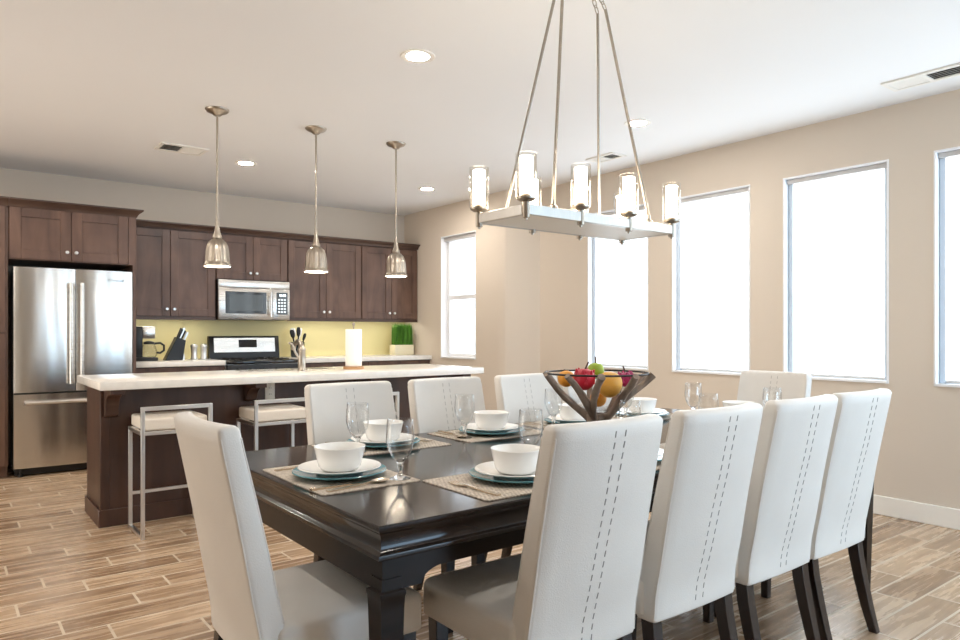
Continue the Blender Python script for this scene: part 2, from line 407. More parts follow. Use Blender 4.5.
# ------------------------------------------------------------------ ceiling fixtures
def can(x, y, lab):
    t = thing('recessed_light', lab, 'ceiling light', (x, y, H), group='recessed ceiling lights')
    MB().lathe([(.062, 0), (.062, -.004), (.092, -.006), (.096, -.002), (.096, 0)], 32, (x, y, H)).build('trim_ring', WHITE, t)
    MB().lathe([(0, -.002), (.062, -.002), (.062, -.0005), (0, -.0005)], 32, (x, y, H)).build('lens', CANL, t)
for x, y, lab in ((2.07, 3.24, 'recessed ceiling light left of the chandelier rods, largest in view'),
                  (2.164, 6.23, 'recessed ceiling light between the first two pendant rods'),
                  (4.07, 6.19, 'recessed ceiling light right of the third pendant, near the kitchen corner'),
                  (3.99, 3.307, 'recessed ceiling light seen just right of the chandelier rods')):
    can(x, y, lab)
for x, y, lab in ((.15, 6.2, 'unseen recessed light added in front of the tall pantry cabinet'), (.15, 3.27, 'unseen recessed light added at the left of the dining area'),  # these cans are out of view, added to brighten the room
                  (2.07, .4, 'unseen recessed light added over the floor near the added door'), (-1.6, 4.7, 'unseen recessed light added by the left wall')):
    can(x, y, lab)
def vent(x, y, lx, ly, lab):
    t = thing('ceiling_vent', lab, 'vent', (x, y, H), group='ceiling air vents')
    mb = MB(); w = .028
    mb.box(x-lx/2, x+lx/2, y-ly/2, y-ly/2+w, H-.012, H).box(x-lx/2, x+lx/2, y+ly/2-w, y+ly/2, H-.012, H)
    mb.box(x-lx/2, x-lx/2+w, y-ly/2+w, y+ly/2-w, H-.012, H).box(x+lx/2-w, x+lx/2, y-ly/2+w, y+ly/2-w, H-.012, H)
    if lx > ly: mb.box(x-.012, x+.012, y-ly/2+w, y+ly/2-w, H-.012, H)
    else: mb.box(x-lx/2+w, x+lx/2-w, y-.012, y+.012, H-.012, H)
    mb.build('frame', WHITE, t, bevel=.002)
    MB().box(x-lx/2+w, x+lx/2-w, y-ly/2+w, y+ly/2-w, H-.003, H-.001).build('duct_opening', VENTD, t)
    # slats lean one way in one half and the other way in the other half
    mb = MB(); n = 5
    L_ = max(lx, ly); S_ = min(lx, ly) - 2*w
    for half in (0, 1):
        a = (-L_/2+w, -.012) if half == 0 else (.012, L_/2-w)
        for k in range(n):
            c = -S_/2 + S_*(k+.5)/n; dl = .007*(1 if half == 0 else -1)
            q = [(c-dl-.001, H-.011), (c-dl+.001, H-.011), (c+dl+.001, H-.004), (c+dl-.001, H-.004)]
            if lx > ly: mb.prism([(y+u, v) for u, v in q], 'x', x+a[0], x+a[1])
            else: mb.prism([(x+u, v) for u, v in q], 'y', y+a[0], y+a[1])
    mb.build('slats', WHITE, t)
vent(1.575, 6.06, .37, .25, 'white ceiling vent left of the first pendant lamp')
vent(4.62, 1.66, .2, .44, 'white ceiling vent at the upper right, above the last window')
vent(4.55, 4.12, .18, .31, 'white ceiling vent between the chandelier rods, beyond them')

# pendants
def pendant_proto():
    t = thing('pendant_lamp', '', 'pendant lamp', (0, 0, 0), group='nickel bell pendants over the island')
    MB().lathe([(0, -.045), (.022, -.044), (.035, -.032), (.068, -.018), (.078, -.006), (.078, 0), (0, 0)], 28).build('canopy', NICKEL, t)
    MB().tube([(0,0,-.03), (0,0,-.80)], .007, 10).build('rod', NICKEL, t)
    MB().lathe([(0, -.74), (.011, -.742), (.013, -.79), (.020, -.835), (.030, -.862), (.031, -.874), (.026, -.88), (0, -.88)], 24).build('neck', NICKEL, t)
    prof = [(.024, -.878), (.040, -.884), (.056, -.902), (.068, -.93), (.074, -.965), (.078, -1.03), (.082, -1.045), (.089, -1.052), (.089, -1.066), (.084, -1.066),
            (.084, -1.055), (.074, -1.04), (.069, -.965), (.062, -.93), (.050, -.905), (.030, -.888), (.024, -.878)]
    bm = MB(); seg = 96
    rings = []
    for r, z in prof[:-1]:
        fl = .05 if -1.04 < z < -.895 else 0
        rings.append([(r*(1+fl*math.cos(j*2*PI/seg*12))*math.cos(2*PI*j/seg), r*(1+fl*math.cos(j*2*PI/seg*12))*math.sin(2*PI*j/seg), z) for j in range(seg)])
    bm.loft(rings + [rings[0]], False, False)
    bmesh.ops.remove_doubles(bm.bm, verts=bm.bm.verts, dist=1e-5)
    bm.build('bell_shade', NICKEL, t, smooth=60)
    MB().lathe([(0, -1.064), (.083, -1.064), (.083, -1.058), (0, -1.056)], 28).build('lens', PENDL, t)
    return t
p = pendant_proto()
for i, (x, lab) in enumerate(((1.49, 'nickel bell pendant nearest the refrigerator, leftmost of three'),
                              (2.207, 'nickel bell pendant hanging between the other two, above the faucet'),
                              (2.892, 'nickel bell pendant farthest from the refrigerator, nearest the small window'))):
    q = p if i == 0 else dup(p, (0,0,0))
    q.location = (x, 4.85, H); q['label'] = lab

# chandelier
CX0, CX1, CY0, CY1, CZ = 1.685, 2.53, 1.91, 2.19, 1.657
t = thing('chandelier', 'rectangular nickel chandelier with lit glass cylinder lamps above dining table', 'chandelier', (2.115, 2.03, CZ))
b = .011; hh = .038
for a in ((CX0, CX1, CY0-b, CY0+b), (CX0, CX1, CY1-b, CY1+b), (CX0-b, CX0+b, CY0+b, CY1-b), (CX1-b, CX1+b, CY0+b, CY1-b)):
    MB().box(*a, CZ, CZ+hh).build('frame_bar', CHNICK, t, bevel=.002)
MB().box(CX0+b, CX1-b, CY0+b, CY1-b, CZ+.002, CZ+.006).build('bottom_panel', PLATEW, t)
for iy, y in enumerate((CY0, CY1)):
    for k in range(4):
        x = CX0 + (CX1-CX0)*k/3
        so = MB()
        so.lathe([(0, CZ-.021), (.005, CZ-.020), (.006, CZ-.014), (.014, CZ-.012), (.014, CZ+.045), (.024, CZ+.048), (.036, CZ+.055), (.037, CZ+.062), (0, CZ+.062)], 24, (x, y, 0))
        s = so.build('lamp_socket', NICKEL, t)
        z0 = CZ+.062
        MB().lathe([(.0365, z0), (.039, z0), (.039, z0+.158), (.0365, z0+.158), (.0365, z0)], 28, (x, y, 0)).build('glass_cylinder', LAMPG, s)
        MB().lathe([(0, z0+.012), (.021, z0+.012), (.0245, z0+.016), (.0245, z0+.146), (.022, z0+.149), (0, z0+.149)], 20, (x, y, 0)).build('frosted_tube', BULB, s)
        MB().lathe([(0, z0), (.017, z0), (.017, z0+.013), (0, z0+.013)], 16, (x, y, 0)).build('tube_base', NICKEL, s)
zt = 2.585
for x in (1.82, 2.375):
    for y in (CY0, CY1):
        sx = 1 if x > 2.1 else -1; sy = 1 if y > 2.03 else -1
        top = Vector((2.09+sx*.125, 2.03+sy*.022, zt)); bot = Vector((x, y, CZ+hh))
        mb = MB()
        mb.lathe([(0, 0), (.017, 0), (.016, .006), (.008, .014), (.008, .03), (0, .032)], 16, tuple(bot))
        mb.tube([bot + Vector((0,0,.02)), top], .0065, 10)
        rd = mb.build('hanging_rod', NICKEL, t)
        mb = MB()
        p0 = top; p1 = Vector((2.09+sx*.05, 2.03+sy*.012, H-.03)); n = 5
        for i in range(n):
            c = p0.lerp(p1, (i+.5)/n); dv = (p1-p0).normalized(); ln = (p1-p0).length/n*.72
            side = Vector((0,1,0)) if i % 2 else dv.cross(Vector((0,1,0))).normalized()
            loop = [c + dv*ln*math.cos(2*PI*j/12) + side*.009*math.sin(2*PI*j/12) for j in range(13)]
            mb.tube(loop, .0022, 6)
        mb.build('chain', NICKEL, rd)
MB().box(1.98, 2.20, 1.985, 2.075, H-.032, H, .01).build('ceiling_canopy', NICKEL, t)

# ------------------------------------------------------------------ kitchen run along the back wall
def shaker_door(parent, x0, x1, y, z0, z1, knob=None, m=CAB, rail=.075, name='door', th=.02):
    """front face at y (facing -Y)"""
    mb = MB(); g = .002; x0 += g; x1 -= g; z0 += g; z1 -= g
    mb.box(x0, x0+rail, y, y+th, z0, z1, .002, 1).box(x1-rail, x1, y, y+th, z0, z1, .002, 1)
    mb.box(x0+rail, x1-rail, y, y+th, z0, z0+rail, .002, 1).box(x0+rail, x1-rail, y, y+th, z1-rail, z1, .002, 1)
    mb.box(x0+rail-.004, x1-rail+.004, y+.010, y+th-.002, z0+rail-.004, z1-rail+.004)
    d = mb.build(name, m, parent)
    if knob:
        kx, kz = knob
        T4 = Matrix.Rotation(PI/2, 4, 'X')
        MB().lathe([(0, .030), (.011, .029), (.0155, .024), (.015, .018), (.008, .012), (.006, 0), (0, 0)], 16, (kx, y, kz), T4).build('knob', CHROME, d)
    return d
def cornice(mb, x0, x1, y, z0, z1, out=.055, left=False, right=False):
    """crown profile along x with its front at y-out; plain ends"""
    prof = [(y+.02, z0), (y-.006, z0), (y-.010, z0+.012), (y-.02, z0+.03), (y-out+.006, z1-.018), (y-out, z1-.012), (y-out, z1), (y+.02, z1)]
    mb.prism(prof, 'x', x0, x1)

YU = 7.46
# wall cabinets
def wall_cabinet(x0, x1, z0, z1, lab, split=None, knobs='in'):
    t = thing('wall_cabinet', lab, 'cabinet', ((x0+x1)/2, YB, z0), group='dark wall cabinets along the back wall')
    MB().box(x0, x1, YU+.021, YB-.009, z0, z1).build('carcass', CAB, t)
    if z0 < 1.5:
        a, c = x0+.06, x1-.06
        ls = MB().box(a, c, YU+.06, YU+.12, ZU0-.012, ZU0).build('light_strip', WHITE, t)
        MB().box(a+.01, c-.01, YU+.07, YU+.11, ZU0-.015, ZU0-.012).build('lens', STRIPL, ls)
    xm = split if split else (x0+x1)/2
    shaker_door(t, x0+.004, xm, YU, z0+.004, z1-.03, (xm-.035, z0+.075))
    shaker_door(t, xm, x1-.004, YU, z0+.004, z1-.03, (xm+.035, z0+.075))
    return t
ZU0, ZU1 = 1.385, 2.285
wall_cabinet(1.438, 2.278, ZU0, ZU1, 'dark wall cabinet between the refrigerator and the microwave', 1.83)
wall_cabinet(2.281, 3.058, 1.785, ZU1, 'short dark wall cabinet directly above the microwave', 2.67)
wall_cabinet(3.061, 3.975, ZU0, ZU1, 'dark wall cabinet just right of the microwave', 3.52)
wall_cabinet(3.978, 4.764, ZU0, ZU1, 'dark wall cabinet in the back corner above the grass planter', 4.385)
mb = MB(); cornice(mb, 1.438, 4.768, YU, ZU1-.02, ZU1+.04); o = struct(mb, 'trim_1', CABH)
mb = MB(); mb.box(1.438, 2.278, YU+.008, YU+.03, ZU0-.032, ZU0).box(3.061, 4.764, YU+.008, YU+.03, ZU0-.032, ZU0)
struct(mb, 'trim_2', CABH)
# fridge enclosure
YR = 7.06
t = thing('refrigerator_cabinet', 'dark two door cabinet with crown above the refrigerator', 'cabinet', (.94, YB, 0))
mb = MB(); mb.box(.457, 1.435, YR+.021, YB-.002, 1.845, 2.33); mb.box(1.408, 1.435, YR, YB-.002, 0, 1.845)
mb.build('carcass', CAB, t)
shaker_door(t, .462, .915, YR, 1.85, 2.29, (.88, 1.925), rail=.08)
shaker_door(t, .915, 1.368, YR, 1.85, 2.29, (.95, 1.925), rail=.08)
MB().box(1.37, 1.435, YR, YR+.021, 1.845, 2.29).build('filler_strip', CAB, t)
z0, z1, out = 2.285, 2.355, .055
pr = [(-.02, z0), (.006, z0), (.010, z0+.012), (.02, z0+.03), (out-.006, z1-.018), (out, z1-.012), (out, z1), (-.02, z1)]
mb = MB(); mb.loft([[(.457, YR-o, z) for o, z in pr], [(1.435+o, YR-o, z) for o, z in pr], [(1.435+o, YU-.062, z) for o, z in pr]])
mb.build('crown', CABH, t)
t = thing('pantry_cabinet', 'tall dark pantry cabinet left of the refrigerator', 'cabinet', (0, YB, 0))
mb = MB(); mb.box(-.48, .452, YR+.021, YB-.002, .1, 2.33).box(-.48, .452, YR+.09, YB-.002, 0, .1); mb.build('carcass', CAB, t)
shaker_door(t, -.475, -.02, YR, 1.225, 2.29, (-.06, 1.32)); shaker_door(t, -.02, .435, YR, 1.225, 2.29, (.02, 1.32))
shaker_door(t, -.475, -.02, YR, .11, 1.215, (-.06, 1.12)); shaker_door(t, -.02, .435, YR, .11, 1.215, (.02, 1.12))
mb = MB(); cornice(mb, -.49, .455, YR, 2.285, 2.355); mb.build('crown', CABH, t)

# refrigerator
t = thing('refrigerator', 'stainless french door refrigerator with bottom freezer', 'refrigerator', (.94, 7.42, 0))
MB().box(.492, 1.398, 7.10, 7.77, .05, 1.775).build('body', DGREY, t)
def curved_panel(x0, x1, z0, z1, y0=7.028, y1=7.095, bow=.012, n=10):
    mb = MB(); poly = []
    for i in range(n+1):
        u = i/n; e = min(u, 1-u)
        poly.append((x0+(x1-x0)*u, y0 + bow*(2*u-1)**2 + (.012 if e < .001 else 0)))
    poly += [(x1, y1), (x0, y1)]
    mb.prism(poly, 'z', z0, z1); return mb
def bar_handle(mb, p0, p1, off, r=.013):
    p0, p1, off = Vector(p0), Vector(p1), Vector(off)
    d = (p1-p0).normalized()
    mb.tube([p0+off, p1+off], r, 12)
    for p in (p0+d*.04, p1-d*.04): mb.tube([p, p+off], r*.75, 8)
d1 = curved_panel(.49, .943, .715, 1.78).build('door', STEEL, t)
d2 = curved_panel(.949, 1.40, .715, 1.78).build('door', STEEL, t)
d3 = curved_panel(.49, 1.40, .075, .70).build('freezer_drawer', STEEL, t)
mb = MB(); bar_handle(mb, (.905, 7.04, .78), (.905, 7.04, 1.66), (0, -.05, 0), .016); mb.build('handle', STEELF, d1)
mb = MB(); bar_handle(mb, (.987, 7.04, .78), (.987, 7.04, 1.66), (0, -.05, 0), .016); mb.build('handle', STEELF, d2)
mb = MB(); bar_handle(mb, (.56, 7.04, .63), (1.33, 7.04, .63), (0, -.05, 0), .016); mb.build('handle', STEELF, d3)
MB().box(.50, 1.39, 7.09, 7.12, .012, .07).build('toe_grille', BLACKM, t)
for x in (.54, 1.35): MB().lathe([(0, 0), (.022, 0), (.022, .02), (.012, .03), (.012, .06), (0, .06)], 14, (x, 7.075, 0)).build('foot', BLACKM, t)
cu = bpy.data.curves.new('brand_lettering', 'FONT'); cu.body = 'Whirlpool'; cu.size = .032; cu.extrude = .001; cu.align_x = 'CENTER'
cu.shear = .3; cu.materials.append(DGREY)
lo = bpy.data.objects.new('lettering_source', cu); C.objects.link(lo); bpy.context.view_layer.update()
lm = bpy.data.meshes.new_from_object(lo.evaluated_get(bpy.context.evaluated_depsgraph_get())); bpy.data.objects.remove(lo)
lo = bpy.data.objects.new('brand_lettering', lm); C.objects.link(lo); lo.parent = d2
lo.location = (1.255-.94, 7.029-7.42, 1.685); lo.rotation_euler = (PI/2, 0, 0)

# base cabinets, counters, backsplash
def base_cabinet(x0, x1, lab):
    t = thing('base_cabinet', lab, 'cabinet', ((x0+x1)/2, YB, 0), group='base cabinets below the back counter')
    mb = MB(); mb.box(x0, x1, 7.20, YB-.002, .1, .893).box(x0, x1, 7.26, YB-.002, 0, .1); mb.build('carcass', CAB, t)
    xm = (x0+x1)/2
    for a, b, s in ((x0, xm, -1), (xm, x1, 1)):
        shaker_door(t, a, b, 7.179, .11, .70, (xm+s*.035, .62))
        dr = MB().box(a+.002, b-.002, 7.179, 7.199, .715, .885, .002, 1).build('drawer', CAB, t)
        MB().lathe([(0, .030), (.011, .029), (.0155, .024), (.015, .018), (.008, .012), (.006, 0), (0, 0)], 16, ((a+b)/2, 7.179, .8), Matrix.Rotation(PI/2, 4, 'X')).build('knob', CHROME, dr)
base_cabinet(1.438, 2.278, 'dark base cabinet under the coffee maker and knife block')
base_cabinet(3.065, 3.91, 'dark base cabinet right of the range, behind the island')
base_cabinet(3.913, 4.764, 'dark base cabinet in the corner under the grass planter')
ZC = .945
single(MB().box(-.42, .42, -.325, .325, -.05, 0, .004), 'countertop', QUARTZ, 'short pale quartz worktop holding the coffee maker, left of the range', 'countertop', (1.858, 7.465, ZC))
single(MB().box(-.851, .851, -.325, .325, -.05, 0, .004), 'countertop', QUARTZ, 'long pale quartz worktop holding the grass planter, right of the range', 'countertop', (3.916, 7.465, ZC))
struct(MB().box(1.438, 4.768, YB-.008, YB, .93, 1.80), 'trim_3', BACKS)

# range
t = thing('range', 'stainless and black range with a raised control panel, below microwave', 'range', (2.67, 7.45, 0))
RX0, RX1 = 2.284, 3.058
MB().box(RX0, RX1, 7.17, 7.77, .02, .90).build('body', STEELF, t)
MB().box(RX0, RX1, 7.12, 7.70, .90, .935, .006).build('cooktop', BLACKG, t)
od = MB().box(RX0+.005, RX1-.005, 7.125, 7.168, .24, .78, .006).build('oven_door', STEELF, t)
MB().box(RX0+.12, RX1-.12, 7.121, 7.126, .36, .64).build('window', BLACKG, od)
mb = MB(); bar_handle(mb, (RX0+.06, 7.13, .72), (RX1-.06, 7.13, .72), (0, -.045, 0)); mb.build('handle', STEELF, od)
MB().box(RX0+.005, RX1-.005, 7.125, 7.168, .04, .225, .006).build('drawer', STEELF, t)
cp = MB().box(RX0+.005, RX1-.005, 7.125, 7.168, .79, .895, .004).build('control_strip', BLACKM, t)
for k in range(5):
    MB().lathe([(0, .03), (.017, .028), (.019, .004), (.022, 0), (0, 0)], 16, (RX0+.12+k*.134, 7.125, .84), Matrix.Rotation(PI/2, 4, 'X')).build('knob', BLACKM, cp)
bg = MB().prism([(7.70, .90), (7.775, .90), (7.775, 1.185), (7.735, 1.185), (7.725, 1.175), (7.70, .98)], 'x', RX0, RX1).build('backguard', BLACKM, t)
sl = lambda z: 7.70 + (z-.98)/(1.175-.98)*.025
mb = MB(); mb.prism([(sl(1.01)-.004, 1.01), (sl(1.01)+.004, 1.01), (sl(1.165)+.004, 1.165), (sl(1.165)-.004, 1.165)], 'x', RX0+.05, RX1-.05)
mb.build('steel_panel', STEELF, bg)
ds = MB().prism([(sl(1.06)-.007, 1.06), (sl(1.06)+.002, 1.06), (sl(1.145)+.002, 1.145), (sl(1.145)-.007, 1.145)], 'x', 2.60, 2.80).build('display', BLACKG, bg)
for cx in (2.47, 2.87):
    for cy in (7.27, 7.54):
        mb = MB()
        for k in range(4):
            a = PI/4 + k*PI/2
            mb.tube([(cx+.03*math.cos(a), cy+.03*math.sin(a), .948), (cx+.12*math.cos(a), cy+.12*math.sin(a), .948), (cx+.125*math.cos(a), cy+.125*math.sin(a), .934)], .006, 6)
        mb.tube([(cx+.11*math.cos(2*PI*j/16), cy+.11*math.sin(2*PI*j/16), .944) for j in range(17)], .006, 6)
        mb.lathe([(0, .935), (.04, .935), (.036, .942), (0, .943)], 16, (cx, cy, 0))
        mb.build('burner_grate', BLACKM, t)

# microwave
t = thing('microwave', 'stainless over the range microwave with dark glass door', 'microwave', (2.67, YB, 1.36))
MX0, MX1, MY = 2.284, 3.055, 7.40
MB().box(MX0, MX1, MY+.02, YB, 1.36, 1.78).build('body', BLACKM, t)
MB().box(MX0, MX1, MY, MY+.03, 1.70, 1.778, .004).build('vent_panel', STEELF, t)
dr = MB().box(MX0, 2.86, MY-.008, MY+.02, 1.362, 1.695, .005).build('door', STEELF, t)
MB().box(MX0+.07, 2.79, MY-.011, MY-.006, 1.425, 1.655, .004, 1).build('window', BLACKG, dr)
MB().box(MX0+.11, 2.755, MY-.0125, MY-.010, 1.452, 1.628).build('window_mesh', DGREY, dr)
mb = MB(); bar_handle(mb, (2.832, MY-.006, 1.39), (2.832, MY-.006, 1.66), (0, -.035, 0), .012); mb.build('handle', CHROME, dr)
pn = MB().box(2.863, MX1, MY-.004, MY+.02, 1.362, 1.695, .005).build('control_panel', STEELF, t)
MB().box(2.905, 3.03, MY-.007, MY-.003, 1.42, 1.66).build('keypad', DGREY, pn)
mb = MB()
for i, cx in enumerate((2.945, 2.962, 2.985, 3.002)):
    mb.box(cx-.005, cx+.005, MY-.009, MY-.006, 1.618, 1.64)
mb.build('clock_digits', DIGIT, pn)
mb = MB()
for r in range(5):
    for c in range(3): mb.box(2.922+c*.032, 2.944+c*.032, MY-.009, MY-.006, 1.44+r*.033, 1.458+r*.033)
mb.build('buttons', CHROME, pn)

# ------------------------------------------------------------------ things on the back counter
# coffee maker
t = thing('coffee_maker', 'black and steel drip coffee maker beside the refrigerator panel', 'coffee maker', (1.60, 7.52, ZC))
x, y, z = 1.60, 7.52, ZC
MB().box(x-.10, x+.11, y-.10, y+.11, z, z+.035, .008).build('base', BLACKM, t)
MB().box(x-.10, x-.03, y-.09, y+.11, z+.035, z+.34, .008).build('water_tank', BLACKM, t)
MB().box(x-.03, x+.085, y-.09, y+.10, z+.22, z+.34, .01).build('brew_head', STEELF, t)
mb = MB(); mb.lathe([(0, .036), (.062, .036), (.074, .06), (.076, .09), (.06, .14), (.048, .165), (.046, .165), (.057, .138), (.073, .09), (.071, .062), (.06, .04), (0, .04)], 24, (x+.045, y, z))
ca = mb.build('carafe', GLASS, t)
MB().lathe([(.046, .163), (.052, .165), (.05, .185), (.02, .195), (0, .196)], 20, (x+.045, y, z)).build('lid', BLACKM, ca)
MB().tube([(x+.095, y, z+.17), (x+.15, y, z+.175), (x+.185, y, z+.15), (x+.185, y, z+.10), (x+.15, y, z+.075), (x+.118, y, z+.08)], .011, 8).build('handle', BLACKM, ca)
# knife block and knives
x, y, z = 1.90, 7.53, ZC
t = thing('knife_block', 'black slanted knife block with handles sticking out, beside coffee maker', 'knife block', (x, y, z))
poly = [(x-.115, z), (x+.055, z), (x+.085, z+.20), (x+.0, z+.235)]
MB().prism(poly, 'y', y-.055, y+.055).build('block', BLACKM, t, bevel=.004)
MB().box(x+.055, x+.075, y-.04, y+.04, z, z+.06).build('front_foot', CHROME, t)
dirv = Vector((.38, 0, .92)).normalized()
kd = [(.015, -.035, .10), (.035, 0, .12), (.06, .035, .10), (.075, -.02, .085), (.02, .03, .11)]
for i, (dx, dy, ln) in enumerate(kd):
    p0 = Vector((dx-.0, dy, .205+ (.07-dx)*.3))
    mb = MB(); mb.tube([p0, p0+dirv*ln*.2, p0+dirv*ln], [.008, .0095, .011], 8, True)
    labs = ['dark handled knife nearest the camera, standing in the black knife block', 'longest dark handled knife in the middle of the black block',
            'dark handled knife at the rear right of the black knife block', 'shortest dark handled knife leaning out at block right edge', 'dark handled knife at the rear left of the black knife block']
    single(mb, 'kitchen_knife', BLACKM if i % 2 == 0 else CHROME, labs[i].replace('dark handled', 'steel handled') if i % 2 else labs[i], 'knife', (x, y, z), group='knives in the black block')
# pair of silver shakers
for i, (dx, lab) in enumerate(((2.07, 'left of two small steel shakers on the counter by the range'), (2.165, 'right of two small steel shakers, closest to the range'))):
    t = thing('shaker', lab, 'shaker', (dx, 7.50, ZC), group='steel shakers beside the range')
    MB().lathe([(0, 0), (.034, 0), (.036, .006), (.030, .03), (.029, .10), (.032, .125), (0, .126)], 20, (dx, 7.50, ZC)).build('body', CHROME, t)
    MB().lathe([(.032, .125), (.036, .130), (.034, .150), (.02, .162), (0, .165)], 20, (dx, 7.50, ZC)).build('cap', CHROME, t)
# utensil crock with utensils
x, y, z = 3.215, 7.56, ZC
t = thing('utensil_crock', 'dark crock bristling with utensils, on counter behind the faucet', 'utensil holder', (x, y, z))
MB().lathe([(0, 0), (.07, 0), (.075, .01), (.08, .17), (.076, .17), (.071, .012), (0, .012)], 24, (x, y, z)).build('crock', DGREY, t)
ul = ['black slotted spatula leaning left in the utensil crock', 'steel ladle standing upright in the utensil crock', 'black solid spoon in the middle of the utensil crock',
      'steel turner leaning right in the utensil crock', 'black narrow tongs leaning furthest right in the crock']
for i, lab in enumerate(ul):
    a = (-.06, -.03, .0, .03, .058)[i]; dy = (-.03, .03, -.025, .03, -.02)[i]; ln = (.31, .33, .34, .33, .27)[i]
    mb = MB(); p0 = Vector((a*.4, dy*.4, .03)); p1 = Vector((a*1.4, dy*1.3, ln))
    mb.tube([p0, p0.lerp(p1, .65)], .008, 8); q = p0.lerp(p1, .64)
    w = (.030, .034, .026, .030, .020)[i]
    dv = (p1-q); sx = Vector((1, 0, 0)); sy = Vector((0, 1, 0))
    mb.loft([[q+dv*k + sx*w*ww*math.cos(2*PI*j/10) + sy*.006*math.sin(2*PI*j/10) for j in range(10)] for k, ww in ((0, .3), (.25, .8), (.6, 1), (.9, .85), (1, .5))])
    single(mb, 'cooking_utensil', CHROME if i % 2 else BLACKM, lab, 'utensil', (x, y, z+0.0), group='cooking utensils in the crock')
# grass planter
x, y, z = 4.585, 7.55, ZC
t = thing('grass_planter', 'cream box planter of upright green grass in the back corner', 'plant', (x, y, z))
mb = MB(); w, dpt, hgt = .135, .07, .125
mb.box(x-w, x+w, y-dpt, y+dpt, z, z+hgt, .005); mb.build('planter_box', PLANTM, t)
mb = MB(); rnd = random.Random(3)
for i in range(900):
    bx = x + rnd.uniform(-w+.008, w-.008); by = y + rnd.uniform(-dpt+.008, dpt-.008); a = rnd.uniform(0, PI)
    dx, dy = .0028*math.cos(a), .0028*math.sin(a); lx, ly = rnd.uniform(-.006, .006), rnd.uniform(-.006, .006); hh2 = rnd.uniform(.24, .275)
    v = [mb.bm.verts.new(q) for q in ((bx-dx, by-dy, z+hgt-.002), (bx+dx, by+dy, z+hgt-.002), (bx+dx*.8+lx*.5, by+dy*.8+ly*.5, z+hgt+hh2*.6), (bx-dx*.8+lx*.5, by-dy*.8+ly*.5, z+hgt+hh2*.6), (bx+lx, by+ly, z+hgt+hh2))]
    mb.face([v[0], v[1], v[2], v[3]]); mb.face([v[3], v[2], v[4]])
gr = mb.build('grass', GRASSM, t, smooth=0); gr['kind'] = 'stuff'

# ------------------------------------------------------------------ island
ZI = .933
IX0, IX1, IY0, IY1 = .80, 3.55, 4.94, 5.46
t = thing('kitchen_island', 'dark wood kitchen island with corbels behind the bar stools', 'island', (2.17, 5.2, 0))
MB().box(IX0, IX1, IY0, IY1, 0, ZI-.05).build('body', ISL, t)
mb = MB()
mb.box(IX0-.014, IX1+.014, IY0-.014, IY0, 0, .11, .003, 1).box(IX0-.014, IX0, IY0, IY1, 0, .11, .003, 1).box(IX1, IX1+.014, IY0, IY1, 0, .11, .003, 1)
mb.build('plinth', ISL, t)
mb = MB()
for a, b2 in ((IX0-.004, IX0+.05), (IX1-.05, IX1+.004)): mb.box(a, b2, IY0-.008, IY0, .11, ZI-.05, .002, 1)
mb.build('corner_stile', ISL, t)
for cx in (.855, 1.74, 2.62, 3.49):
    k = 1.35 if cx in (.855, 3.49) else 1.0; zt = ZI-.05
    cpoly = [(IY0-.008, zt), (IY0-.24, zt), (IY0-.24, zt-.035)]
    for i in range(9):
        a = i/8*PI/2
        cpoly.append((IY0-.20+.145*math.sin(a), zt-.035-.080*k*(1-math.cos(a))))
    cpoly += [(IY0-.05, zt-.130*k), (IY0-.03, zt-.140*k), (IY0-.008, zt-.140*k)]
    MB().prism(cpoly, 'x', cx-.04, cx+.04).build('corbel', ISL, t, bevel=.004)
single(MB().box(-1.431, 1.431, -.44, .44, -.05, 0, .005), 'island_countertop', QUARTZ, 'long pale quartz slab on top of the dark kitchen island', 'countertop', (2.176, 5.06, ZI))
t = thing('wall_outlet', 'white electrical outlet on the front of the dark island', 'outlet', (1.89, IY0, .80))
MB().box(1.89-.036, 1.89+.036, IY0-.006, IY0, .745, .86, .003).build('cover_plate', WHITE, t)
mb = MB()
for zc in (.78, .825): mb.box(1.875, 1.905, IY0-.008, IY0-.005, zc-.013, zc+.013, .002, 1)
mb.build('socket', WHITE, t)
mb = MB()
for zc in (.78, .825):
    for dx in (-.007, .005): mb.box(1.89+dx, 1.89+dx+.002, IY0-.009, IY0-.0075, zc-.004, zc+.006)
mb.build('slots', BLACKM, t)
# faucet
x, y, z = 2.19, 5.07, ZI
t = thing('faucet', 'brushed nickel kitchen faucet with side lever on the island', 'faucet', (x, y, z))
MB().lathe([(0, 0), (.034, 0), (.034, .006), (.029, .012), (.028, .15), (.030, .155), (.030, .17), (.02, .185), (0, .187)], 20, (x, y, z)).build('body', NICKEL, t)
MB().tube([(x, y, z+.155), (x+.015, y+.05, z+.205), (x+.02, y+.12, z+.225), (x+.02, y+.19, z+.20), (x+.02, y+.21, z+.16)], [.022, .020, .018, .018, .02], 12).build('spout', NICKEL, t)
MB().tube([(x-.02, y, z+.10), (x-.05, y, z+.14), (x-.075, y, z+.20), (x-.105, y-.01, z+.215)], [.011, .010, .009, .008], 10).build('lever', NICKEL, t)
t = thing('sink', 'undermount steel sink behind the island faucet', 'sink', (2.17, 5.32, ZI))
MB().box(1.80, 2.54, 5.20, 5.44, ZI, ZI+.002, .001, 1).build('basin_rim', STEELF, t)
